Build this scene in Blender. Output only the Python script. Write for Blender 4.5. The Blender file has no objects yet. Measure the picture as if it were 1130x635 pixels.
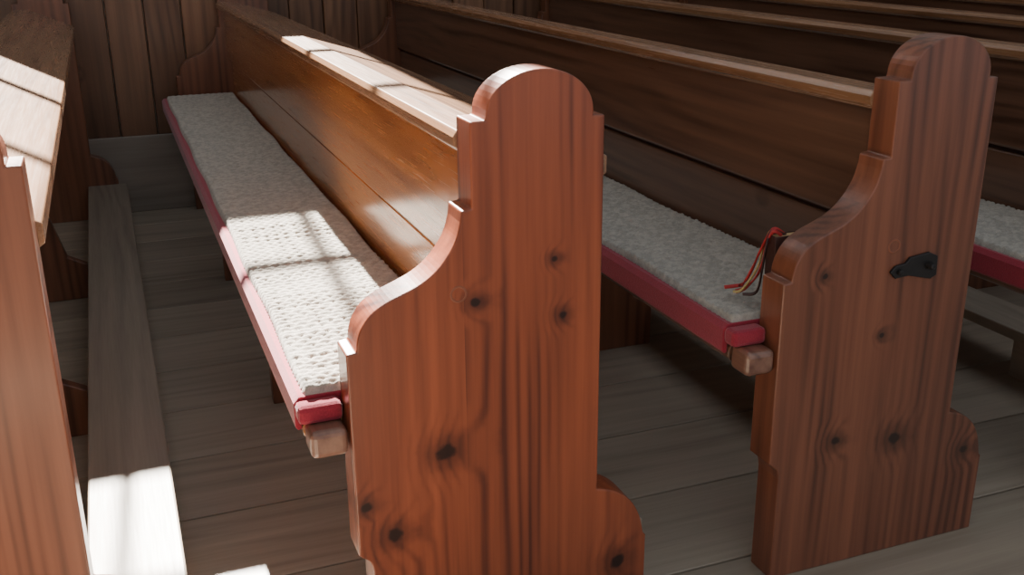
import bpy, bmesh, math, random
from mathutils import Vector, Matrix
random.seed(4)
S=bpy.context.scene
COL=S.collection

# ---------------------------------------------------------------- materials
def new_mat(name):
    m=bpy.data.materials.new(name); m.use_nodes=True
    nt=m.node_tree; b=nt.nodes['Principled BSDF']
    return m,nt,b
class N:
    def __init__(s,nt): s.nt=nt
    def math(s,op,a,b=None,c=None,clamp=False):
        n=s.nt.nodes.new('ShaderNodeMath'); n.operation=op; n.use_clamp=clamp
        for i,v in enumerate((a,b,c)):
            if v is None: continue
            if isinstance(v,(int,float)): n.inputs[i].default_value=v
            else: s.nt.links.new(v,n.inputs[i])
        return n.outputs[0]
    def comb(s,x,y,z):
        n=s.nt.nodes.new('ShaderNodeCombineXYZ')
        for i,v in enumerate((x,y,z)):
            if isinstance(v,(int,float)): n.inputs[i].default_value=v
            else: s.nt.links.new(v,n.inputs[i])
        return n.outputs[0]
    def noise(s,vec,scale,detail=3,rough=.5):
        n=s.nt.nodes.new('ShaderNodeTexNoise'); s.nt.links.new(vec,n.inputs['Vector'])
        n.inputs['Scale'].default_value=scale; n.inputs['Detail'].default_value=detail
        n.inputs['Roughness'].default_value=rough
        return n.outputs['Fac']
    def mix(s,f,a,b,mode='MIX'):
        n=s.nt.nodes.new('ShaderNodeMix'); n.data_type='RGBA'; n.blend_type=mode
        for k,v in ((0,f),(6,a),(7,b)):
            if isinstance(v,(int,float)): n.inputs[k].default_value=v
            elif isinstance(v,tuple): n.inputs[k].default_value=(*v,1)
            else: s.nt.links.new(v,n.inputs[k])
        return n.outputs[2]
    def rng(s,v,a,b,c=0,d=1):
        n=s.nt.nodes.new('ShaderNodeMapRange'); s.nt.links.new(v,n.inputs[0])
        n.interpolation_type='SMOOTHSTEP'
        for i,x in enumerate((a,b,c,d)): n.inputs[i+1].default_value=x
        return n.outputs[0]
def wood(name,grain,dark,light,ring=70,knots=(),rough=.38,coat=.35,rand_knots=True,board=None,seams=None,gloss=.5,kscale=2.6,kfrac=.5,wav=38.0,tonev=.35,rstr=.9,bk=1.3):
    m,nt,b=new_mat(name); q=N(nt)
    tc=nt.nodes.new('ShaderNodeTexCoord'); sp=nt.nodes.new('ShaderNodeSeparateXYZ')
    nt.links.new(tc.outputs['Object'],sp.inputs[0])
    o=[sp.outputs[0],sp.outputs[1],sp.outputs[2]]
    gi='XYZ'.index(grain); al=o[gi]; ac=[o[i] for i in range(3) if i!=gi]
    oi=nt.nodes.new('ShaderNodeObjectInfo')
    r=q.math('MULTIPLY',oi.outputs['Random'],17.0)
    tone=None
    if board:
        ax,w,off=board
        idx=q.math('FLOOR',q.math('DIVIDE',q.math('SUBTRACT',o['XYZ'.index(ax)],off),w))
        wn=nt.nodes.new('ShaderNodeTexWhiteNoise'); wn.noise_dimensions='1D'
        nt.links.new(idx,wn.inputs['W']); tone=wn.outputs['Value']
        r=q.math('ADD',r,q.math('MULTIPLY',tone,31.0))
    if seams:
        idx=0
        for sx in seams:
            st=q.math('GREATER_THAN',ac[0],sx)
            idx=q.math('ADD',idx,st)
        wn=nt.nodes.new('ShaderNodeTexWhiteNoise'); wn.noise_dimensions='1D'
        nt.links.new(q.math('ADD',idx,.37),wn.inputs['W']); tone=wn.outputs['Value']
        r=q.math('ADD',r,q.math('MULTIPLY',tone,31.0))
    a2=q.math('ADD',al,r)
    v1=q.comb(ac[0],ac[1],q.math('MULTIPLY',a2,.14))
    n1=q.noise(v1,4.2,2,.45)
    swirl=None; kmask=None; halo=None
    def addk(d,rad):
        nonlocal swirl,kmask,halo
        s_=q.rng(d,0,rad*5.0,1,0); k_=q.rng(d,rad*.45,rad*.95,1,0); h_=q.rng(d,rad*.7,rad*2.8,1,0)
        swirl=s_ if swirl is None else q.math('MAXIMUM',swirl,s_)
        kmask=k_ if kmask is None else q.math('MAXIMUM',kmask,k_)
        halo=h_ if halo is None else q.math('MAXIMUM',halo,h_)
    for (kx,kz,kr) in knots:
        dx=q.math('SUBTRACT',ac[0],kx); dz=q.math('MULTIPLY',q.math('SUBTRACT',al,kz),1.1)
        d=q.math('SQRT',q.math('ADD',q.math('MULTIPLY',dx,dx),q.math('MULTIPLY',dz,dz)))
        d=q.math('ADD',d,q.math('MULTIPLY',q.math('SUBTRACT',q.noise(tc.outputs['Object'],55,3),.5),kr*1.0))
        addk(d,kr)
    if rand_knots:
        vo=nt.nodes.new('ShaderNodeTexVoronoi'); vo.voronoi_dimensions='3D'
        nt.links.new(q.comb(ac[0],ac[1],q.math('MULTIPLY',a2,.7)),vo.inputs['Vector'])
        vo.inputs['Scale'].default_value=kscale
        sc=nt.nodes.new('ShaderNodeSeparateColor'); nt.links.new(vo.outputs['Color'],sc.inputs[0])
        kill=q.math('MULTIPLY',q.math('LESS_THAN',sc.outputs[0],1-kfrac),5.0)
        addk(q.math('ADD',vo.outputs['Distance'],kill),.03)
    ph=q.math('MULTIPLY',q.math('ADD',ac[0],q.math('MULTIPLY',ac[1],.7)),ring)
    ph=q.math('ADD',ph,q.math('MULTIPLY',n1,wav))
    if swirl is not None: ph=q.math('ADD',ph,q.math('MULTIPLY',swirl,9.0))
    w=q.math('MULTIPLY_ADD',q.math('SINE',ph),.5,.5)
    w=q.math('POWER',w,2.0)
    rs=q.rng(q.noise(v1,11,2),.36,.68,.08,1.0)     # ring contrast varies over the board
    if swirl is not None: rs=q.math('MAXIMUM',rs,q.math('MULTIPLY',swirl,.8))
    vf=q.comb(ac[0],ac[1],q.math('MULTIPLY',a2,.03))
    fib=q.noise(vf,240,3,.6)
    band=q.noise(vf,38,2,.6)
    big=q.noise(v1,2.2,2)
    f=q.math('MULTIPLY_ADD',q.math('MULTIPLY',w,rs),.65*rstr,q.math('MULTIPLY',fib,.30))
    f=q.math('ADD',f,q.math('MULTIPLY_ADD',band,bk,.11-.5*bk))
    f=q.math('ADD',f,q.math('MULTIPLY_ADD',big,1.2,-.53),clamp=True)
    col=q.mix(f,light,dark)
    if tone is not None:
        tn=q.math('MULTIPLY_ADD',tone,tonev,1-tonev*.5)
        col=q.mix(1.0,col,q.comb(tn,tn,tn),'MULTIPLY')
    if halo is not None:
        col=q.mix(q.math('MULTIPLY',halo,.6),col,tuple(c*.6 for c in dark))
        col=q.mix(q.math('MULTIPLY',kmask,.92),col,tuple(c*.15 for c in dark))
    nt.links.new(col,b.inputs['Base Color'])
    rr=q.math('MULTIPLY_ADD',fib,.2,rough-.1)
    nt.links.new(rr,b.inputs['Roughness'])
    b.inputs['Specular IOR Level'].default_value=gloss
    b.inputs['Coat Weight'].default_value=coat; b.inputs['Coat Roughness'].default_value=.18
    bp=nt.nodes.new('ShaderNodeBump'); bp.inputs['Strength'].default_value=.1; bp.inputs['Distance'].default_value=.001
    nt.links.new(fib,bp.inputs['Height']); nt.links.new(bp.outputs[0],b.inputs['Normal'])
    return m
def plain(name,col,rough=.6,metal=0,nscale=40,var=.25,bump=.2,sheen=0,big=0):
    m,nt,b=new_mat(name); q=N(nt)
    tc=nt.nodes.new('ShaderNodeTexCoord')
    n=q.noise(tc.outputs['Object'],nscale,4)
    c=q.mix(n,tuple(x*(1-var) for x in col),tuple(min(1,x*(1+var)) for x in col))
    if big:
        n2=q.rng(q.noise(tc.outputs['Object'],big,3),.35,.65,.82,1.08)
        c=q.mix(1.0,c,q.comb(n2,n2,n2),'MULTIPLY')
    nt.links.new(c,b.inputs['Base Color']); b.inputs['Roughness'].default_value=rough
    b.inputs['Metallic'].default_value=metal; b.inputs['Sheen Weight'].default_value=sheen
    bp=nt.nodes.new('ShaderNodeBump'); bp.inputs['Strength'].default_value=bump; bp.inputs['Distance'].default_value=.002
    nt.links.new(n,bp.inputs['Height']); nt.links.new(bp.outputs[0],b.inputs['Normal'])
    return m

RD=(.10,.022,.011); RL=(.36,.088,.036)
KA=[(.478,.652,.011),(.425,.405,.021),(.335,.275,.017),(.292,.335,.012),(.735,.125,.019),(.610,.705,.008),(.625,.61,.010)]
M_endA=wood('varnished_pine_end_a','Z',RD,RL,ring=260,knots=KA,rand_knots=False,seams=[.46],coat=.45)
M_endB=wood('varnished_pine_end_b','Z',(.10,.032,.018),(.30,.10,.052),ring=260,knots=[(.36,.60,.008),(.42,.27,.013),(.56,.25,.019),(.74,.19,.013),(.50,.47,.008)],rand_knots=False,seams=[.43,.60],coat=.45)
M_end=wood('varnished_pine_end','Z',(.09,.03,.015),(.26,.098,.048),ring=180,kscale=3)
M_back_sunlit=wood('varnished_pine_back_sunlit','Y',(.20,.058,.014),(.62,.23,.06),ring=200,rough=.25,coat=1,kscale=3)  # sun bounce on the lit pew painted in as brighter orange
M_back_shaded=wood('varnished_pine_back_shaded','Y',(.07,.032,.02),(.20,.098,.06),ring=200,rough=.32,coat=.7,kscale=3)  # same back boards, shade painted in as a darker, greyer tone
M_rail=wood('varnished_pine_rail','Y',(.18,.08,.04),(.44,.23,.12),ring=240,rough=.26,coat=.8,rand_knots=False)
M_lip=wood('pine_seat_edge','Y',(.15,.06,.04),(.36,.18,.12),ring=220,rough=.35,coat=.6,rand_knots=False)
M_plank=wood('worn_pine_footrest','Y',(.21,.165,.125),(.46,.37,.285),ring=110,rough=.5,coat=.05,kscale=2.2,rstr=.5,bk=.8)
M_floor=wood('worn_pine_floor','X',(.25,.195,.145),(.55,.45,.345),ring=80,rough=.46,coat=.12,board=('Y',.28,.085),kscale=2.4,kfrac=.6,tonev=.4,rstr=.45,bk=.7)
M_wall=wood('pine_wall_panelling','Z',(.095,.04,.02),(.26,.12,.06),ring=110,rough=.45,coat=.2,board=('X',.155,.02),kscale=3.5,tonev=.5)
M_base=wood('pale_pine_plinth','X',(.22,.19,.16),(.42,.35,.29),ring=100,rough=.55,coat=0,kscale=2,rstr=.5,bk=.8)
M_wool=plain('undyed_wool',(.49,.435,.37),rough=.95,nscale=400,var=.3,bump=.6,sheen=.1,big=60)
M_red=plain('red_felt',(.36,.02,.042),rough=.95,nscale=350,var=.35,bump=.5,sheen=.3)
M_iron=plain('wrought_iron',(.05,.045,.045),rough=.4,metal=.7)
M_plaster=plain('plaster',(.6,.57,.52),rough=.9,nscale=20,var=.06)
M_cover=plain('dark_leather',(.07,.03,.025),rough=.5,nscale=120)
M_paper=plain('book_pages',(.55,.36,.18),rough=.8,nscale=200)
M_ribbon=plain('red_ribbon',(.5,.03,.03),rough=.6)
M_ribbong=plain('gold_ribbon',(.5,.36,.14),rough=.6)

# ---------------------------------------------------------------- mesh helpers
def obj_from_bm(name,bm,mat,parent=None,bevel=0,seg=2,smooth=False):
    me=bpy.data.meshes.new(name); bmesh.ops.recalc_face_normals(bm,faces=bm.faces); bm.to_mesh(me); bm.free()
    o=bpy.data.objects.new(name,me); COL.objects.link(o)
    for mm in (mat if isinstance(mat,(list,tuple)) else [mat]): me.materials.append(mm)
    if parent: o.parent=parent
    if smooth:
        for p in me.polygons: p.use_smooth=True
    if bevel:
        md=o.modifiers.new('bev','BEVEL'); md.width=bevel; md.segments=seg; md.limit_method='ANGLE'; md.angle_limit=math.radians(50)
    return o
def bm_box(bm,x0,x1,y0,y1,z0,z1,mi=0):
    vs=[bm.verts.new((x,y,z)) for x in (x0,x1) for y in (y0,y1) for z in (z0,z1)]
    for f in ((0,1,3,2),(4,6,7,5),(0,4,5,1),(2,3,7,6),(0,2,6,4),(1,5,7,3)):
        fc=bm.faces.new([vs[i] for i in f]); fc.material_index=mi
def box(name,b,mat,parent=None,bevel=.003,seg=2):
    bm=bmesh.new(); bm_box(bm,*b); return obj_from_bm(name,bm,mat,parent,bevel,seg)
def extr_y(name,pts,y0,y1,mat,parent=None,bevel=.003,seg=2):
    bm=bmesh.new()
    a=[bm.verts.new((x,y0,z)) for x,z in pts]; c=[bm.verts.new((x,y1,z)) for x,z in pts]
    bm.faces.new(a); bm.faces.new(c[::-1]); n=len(pts)
    for i in range(n): bm.faces.new((a[i],c[i],c[(i+1)%n],a[(i+1)%n]))
    return obj_from_bm(name,bm,mat,parent,bevel,seg)

# ---------------------------------------------------------------- pew end profile
def spline(P,n=5):
    out=[]
    for i in range(len(P)-1):
        p0=P[max(i-1,0)];p1=P[i];p2=P[i+1];p3=P[min(i+2,len(P)-1)]
        for k in range(n):
            t=k/n
            out.append(tuple(.5*((2*p1[j])+(-p0[j]+p2[j])*t+(2*p0[j]-5*p1[j]+4*p2[j]-p3[j])*t*t+(-p0[j]+3*p1[j]-3*p2[j]+p3[j])*t**3) for j in (0,1)))
    out.append(P[-1]); return out
def end_profile():
    p=[(.297,0),(.297,.215)]
    p+=spline([(.297,.215),(.293,.233),(.284,.242),(.275,.250)],3)[1:]
    p+=[(.275,.596),(.291,.598)]
    p+=spline([(.291,.598),(.293,.614),(.300,.634),(.316,.655),(.340,.670),(.368,.681),(.395,.693),(.42,.711),(.44,.735),(.452,.758),(.458,.780)],4)[1:]
    p+=[(.460,.797),(.476,.799),(.476,.928),(.500,.928)]
    cx,cz,rx,rz=.587,.934,.086,.064
    for k in range(0,25):
        a=math.pi-math.pi*k/24
        p.append((cx+rx*math.cos(a),cz+rz*math.sin(a)))
    p+=[(.673,.924),(.692,.924),(.692,.280),(.700,.278)]
    p+=spline([(.700,.278),(.728,.268),(.757,.244),(.776,.210),(.785,.172)],4)[1:]
    p+=[(.790,.166),(.790,0)]
    return p
PROF=end_profile()
Y0,YT,YE=1.40,.065,4.80
DZ=-.014

def woven_mesh(x0,x1,y0,y1,z0,th):
    px,py=.024,.016
    nx=int((x1-x0)/px*6); ny=int((y1-y0)/py*5)
    R=[random.Random(i) for i in range(400)]
    offs=[r.uniform(-.1,.1) for r in R]; amp=[r.uniform(.75,1.15) for r in R]
    verts=[]
    for j in range(ny+1):
        fy=j/ny; y=y0+(y1-y0)*fy
        for i in range(nx+1):
            fx=i/nx
            xx=x0+(x1-x0)*fx
            yw=(y-y0)+.0022*math.sin(xx*31)+.0015*math.sin(xx*73+y*5)
            row=int(max(0,math.floor(yw/py))); ty=(yw/py)%1
            x=xx+.0022*math.sin(y*11)+.0012*math.sin(y*2*math.pi/py)*(1 if fx<.03 or fx>.97 else 0)
            tx=((xx-x0)/px*(1+.01*math.sin(y*9))+.5*(row%2)+offs[row])%1
            ty2=min(1,max(0,ty+(.25 if row%2 else -.25)*(tx-.5)))
            hgt=(math.sin(math.pi*ty2)**.7)*(.35+.65*math.sin(math.pi*tx)**.5)*amp[row]
            e=min(fx*(x1-x0),(1-fx)*(x1-x0),fy*(y1-y0),(1-fy)*(y1-y0))/.008
            ed=math.sqrt(max(0,1-(1-min(e,1))**2))
            und=.0018*math.sin(y*7.3+1)+.0010*math.sin(y*17+xx*9)
            verts.append((x,y,z0+ed*(th+und+hgt*.0060)))
    faces=[(j*(nx+1)+i,j*(nx+1)+i+1,(j+1)*(nx+1)+i+1,(j+1)*(nx+1)+i) for j in range(ny) for i in range(nx)]
    me=bpy.data.meshes.new('woven_cushion'); me.from_pydata(verts,[],faces); me.update()
    for p in me.polygons: p.use_smooth=True
    me.materials.append(M_wool)
    return me
WOVEN=woven_mesh(.220,.502,1.470,4.70,.523+DZ,.010)

def pew(offx,endm,backm,zs=1.0,L=.728,LZ=.852):
    y0=Y0
    E=bpy.data.objects.new('church_pew',None); COL.objects.link(E); E.location=(offx,0,0); E.scale=(1,1,zs)
    extr_y('aisle_end_panel',PROF,y0,y0+YT,endm,E,.005,3)
    extr_y('wall_end_panel',PROF,YE-.06,YE,M_end,E,.004,2)
    yi=y0+YT-.003; yo=YE-.055
    extr_y('seat_board',[(x,z+DZ) for x,z in spline([(.222,.452),(.214,.460),(.213,.476),(.220,.488)],3)+[(.52,.488),(.52,.452)]],yi,yo,backm,E,.002)
    bm=bmesh.new(); bm_box(bm,.214,.272,y0+.004,yi-.001,.444+DZ,.489+DZ)
    obj_from_bm('seat_nosing_end',bm,M_lip,E,.010,3)
    box('lower_back_board',(.512,.534,yi,yo,.44,.650),backm,E,.005)
    box('upper_back_board',(.496,.532,yi,yo,.662,.884),backm,E,.007)
    box('back_groove_strip',(.520,.536,yi,yo,.646,.666),M_cover,E,.0)
    extr_y('book_rest_cap',[(.480,.872),(.472,.880),(.470,.895),(.477,.905),(.535,.905),(L-.012,LZ),(L,LZ-.006),(L,LZ-.034),(L-.010,LZ-.042),(.520,.868)],yi,yo,M_rail,E,.002)
    box('rear_board',(.536,.556,yi,yo,.50,.835),backm,E,.003)
    box('foot_board',(.665,.825,y0+.075,yo,.120,.150),M_plank,E,.004)
    sup=[(.30,0),(.30,.20),(.27,.27),(.255,.36),(.25,.452+DZ),(.54,.452+DZ),(.56,.30),(.60,.152),(.66,.12),(.66,0)]
    for k,yy in enumerate((2.55,3.65)):
        extr_y('support_%d'%(k+1),sup,yy,yy+.035,M_end,E,.003)
    for k,yy in enumerate((1.9,2.9,3.9)):
        box('foot_board_block_%d'%(k+1),(.70,.79,yy,yy+.06,0,.12),M_plank,E,.003)
    C=bpy.data.objects.new('bench_cushion',None); COL.objects.link(C); C.location=(offx,0,0); C.scale=(1,1,zs)
    # felt backing, wrapped down over the front edge of the seat board
    extr_y('red_felt_pad',[(x,z+DZ) for x,z in [(.2125,.489),(.2125,.470),(.206,.468),(.202,.474),(.202,.514),(.211,.524),(.504,.524),(.504,.489)]],y0+YT+.002,4.72,M_red,C,.002)
    bm=bmesh.new(); bm_box(bm,.203,.272,y0+.034,y0+YT+.004,.4895+DZ,.520+DZ)
    obj_from_bm('red_felt_corner',bm,M_red,C,.008,2)
    w=bpy.data.objects.new('woven_wool_runner',WOVEN); COL.objects.link(w); w.parent=C
    return E

pew(-.807,M_endB,M_back_shaded,L=.700,LZ=.838,zs=.992)
P_A=pew(0,M_endA,M_back_sunlit)
P_B=pew(.768,M_endB,M_back_shaded,zs=1.014)
pew(1.535,M_end,M_back_shaded,zs=1.014)
pew(2.30,M_end,M_back_shaded)
pew(3.06,M_end,M_back_shaded)

def torus(name,c,R,r,mat,parent):
    bm=bmesh.new(); n=32;m=6;v=[]
    for i in range(n):
        a=2*math.pi*i/n
        v.append([bm.verts.new((c[0]+(R+r*math.cos(b))*math.cos(a),c[1]+r*.3*math.sin(b),c[2]+(R+r*math.cos(b))*math.sin(a))) for b in [2*math.pi*k/m for k in range(m)]])
    for i in range(n):
        for k in range(m): bm.faces.new((v[i][k],v[(i+1)%n][k],v[(i+1)%n][(k+1)%m],v[i][(k+1)%m]))
    return obj_from_bm(name,bm,mat,parent,smooth=True)
M_ring=plain('worn_varnish_ring',(.30,.10,.055),rough=.5)
torus('peg_ring',(.452,Y0,.668),.012,.0018,M_ring,P_A)
torus('peg_ring',(.505,Y0,.638),.012,.0018,M_ring,P_B)

def latch(parent):
    bm=bmesh.new()
    y=Y0
    pts=[(.520,.598),(.528,.607),(.545,.609),(.552,.617),(.585,.621),(.600,.614),(.602,.585),(.592,.580),(.575,.584),(.552,.590),(.530,.588)]
    sc=lambda x,z:(.552+(x-.561)*1.3,.593+(z-.600)*1.25)
    pts=[sc(x,z) for x,z in pts]
    a=[bm.verts.new((x,y-.006,z)) for x,z in pts]; c=[bm.verts.new((x,y+.0005,z)) for x,z in pts]
    bm.faces.new(a); bm.faces.new(c[::-1]); n=len(pts)
    for i in range(n): bm.faces.new((a[i],c[i],c[(i+1)%n],a[(i+1)%n]))
    x,z=sc(.585,.602)
    bmesh.ops.create_cone(bm,cap_ends=True,segments=16,radius1=.008,radius2=.005,depth=.016,matrix=Matrix.Translation((x,y-.012,z))@Matrix.Rotation(math.pi/2,4,'X'))
    x,z=sc(.535,.598)
    bmesh.ops.create_cone(bm,cap_ends=True,segments=16,radius1=.006,radius2=.005,depth=.010,matrix=Matrix.Translation((x,y-.008,z))@Matrix.Rotation(math.pi/2,4,'X'))
    return obj_from_bm('iron_latch_plate',bm,M_iron,parent,.0015)
latch(P_B)

def book():
    E=bpy.data.objects.new('hymn_book',None); COL.objects.link(E)
    E.location=(1.080,1.476,.552); E.rotation_euler=(math.radians(-3),0,0)
    H=.112
    box('front_cover',(0,.10,0,.003,0,H),M_cover,E,.001)
    box('back_cover',(0,.10,.027,.030,0,H),M_cover,E,.001)
    box('spine',(-.003,.001,0,.030,0,H),M_cover,E,.001)
    box('page_block',(.001,.096,.003,.027,.003,H-.002),M_paper,E,.001)
    def rib(name,P,w,mat):
        bm=bmesh.new(); Q=[]
        P3=[Vector(p) for p in P]
        for i in range(len(P3)-1):
            p0=P3[max(i-1,0)];p1=P3[i];p2=P3[i+1];p3=P3[min(i+2,len(P3)-1)]
            for k in range(6):
                t=k/6; Q.append(.5*((2*p1)+(-p0+p2)*t+(2*p0-5*p1+4*p2-p3)*t*t+(-p0+3*p1-3*p2+p3)*t**3))
        Q.append(P3[-1]); prev=None
        for i,p in enumerate(Q):
            d=(Q[min(i+1,len(Q)-1)]-Q[max(i-1,0)]).normalized()
            s=d.cross(Vector((.3,-.8,.4))).normalized()*w/2
            cur=(bm.verts.new(p-s),bm.verts.new(p+s))
            if prev: bm.faces.new((prev[0],prev[1],cur[1],cur[0]))
            prev=cur
        o=obj_from_bm(name,bm,mat,E,smooth=True)
        sd=o.modifiers.new('s','SOLIDIFY'); sd.thickness=.0008
    T=H-.002
    rib('ribbon_1',[(.02,.012,T),(.0,.012,T+.010),(-.010,.018,T-.02),(-.012,.02,.07),(-.018,.03,.035),(-.03,.05,.008),(-.05,.05,.004)],.008,M_ribbon)
    rib('ribbon_2',[(.03,.018,T),(.005,.02,T+.012),(-.014,.03,T-.03),(-.020,.04,.05),(-.035,.045,.02),(-.03,.07,.008),(-.055,.08,.005)],.007,M_ribbon)
    rib('ribbon_3',[(.03,.02,T),(.002,.022,T+.009),(-.006,.03,T-.02),(-.018,.03,.05),(-.042,.04,.010),(-.056,.05,.005)],.005,M_ribbong)
    rib('ribbon_4',[(.03,.014,T),(.0,.016,T+.010),(-.014,.012,T-.02),(-.018,.015,.05),(-.025,.02,.008),(-.048,.03,.004)],.006,M_cover)
book()

# ---------------------------------------------------------------- room shell
bm=bmesh.new()
k=-12
while .085+.28*k<4.95:
    y=.085+.28*k; bm_box(bm,-4,8,y+.003,y+.28-.003,-.03,0); k+=1
floor=obj_from_bm('floor',bm,M_floor,None,.0015,1)
box('subfloor',(-4,8,-3.4,5.05,-.06,-.031),M_cover,None,0)
WX0,WX1,WZ0,WZ1=-.70,.82,2.21,3.90
bm=bmesh.new()
for b_ in ((-4,WX0,4.86,5.0,0,6.5),(WX1,8,4.86,5.0,0,6.5),(WX0,WX1,4.86,5.0,0,WZ0),(WX0,WX1,4.86,5.0,WZ1,6.5)):
    bm_box(bm,*b_)
obj_from_bm('wall_back',bm,M_plaster)
bm=bmesh.new(); i=0
idx=-25
while idx*.155+.02<7.8:
    x=idx*.155+.02
    bm_box(bm,x+.002,x+.153,4.83-.006*(i%2),4.86,0,2.0); idx+=1; i+=1
obj_from_bm('wall_back_panelling',bm,M_wall,None,.003,1)
box('trim_1',(-3.9,7.9,4.80,4.86,2.0,2.06),M_end,None,.006)
box('baseboard_back',(-3.9,7.9,4.802,4.824,0,.34),M_base,None,.004)
box('wall_left',(-4.15,-4,-3.4,5.0,0,6.5),M_plaster,None,0)
box('wall_right',(8,8.15,-3.4,5.0,0,6.5),M_plaster,None,0)
bm=bmesh.new()
f=.05
for b_ in ((WX0,WX0+f,4.9,4.95,WZ0,WZ1),(WX1-f,WX1,4.9,4.95,WZ0,WZ1),(WX0,WX1,4.9,4.95,WZ0,WZ0+f),(WX0,WX1,4.9,4.95,WZ1-f,WZ1)): bm_box(bm,*b_)
for xx in (.53,.08,-.37): bm_box(bm,xx-.015,xx+.015,4.905,4.945,WZ0,WZ1)
for zz in (2.56,3.05,3.50): bm_box(bm,WX0,WX1,4.91,4.94,zz-.015,zz+.015)
obj_from_bm('window_1',bm,M_end)

# ---------------------------------------------------------------- light
sun=bpy.data.lights.new('sun','SUN'); sun.energy=66; sun.angle=math.radians(.7); sun.color=(1,.95,.87)
so=bpy.data.objects.new('sun',sun); COL.objects.link(so)
so.rotation_euler=Vector((-.07,-1.38,-1)).to_track_quat('-Z','Y').to_euler()
W=bpy.data.worlds.new('world'); S.world=W; W.use_nodes=True
bg=W.node_tree.nodes['Background']; bg.inputs[0].default_value=(.82,.91,1,1); bg.inputs[1].default_value=.58

# ---------------------------------------------------------------- camera
cam=bpy.data.cameras.new('camera'); co=bpy.data.objects.new('camera',cam); COL.objects.link(co)
cam.sensor_width=36; cam.lens=36*1137/1130; cam.clip_start=.05
r=Vector((.9322,-.3620,-.0087)).normalized(); bk=Vector((-.3390,-.8813,.3289)); bk=(bk-bk.dot(r)*r).normalized(); up=bk.cross(r)
co.matrix_world=Matrix(((r.x,up.x,bk.x,0),(r.y,up.y,bk.y,0),(r.z,up.z,bk.z,1.19),(0,0,0,1)))
S.camera=co
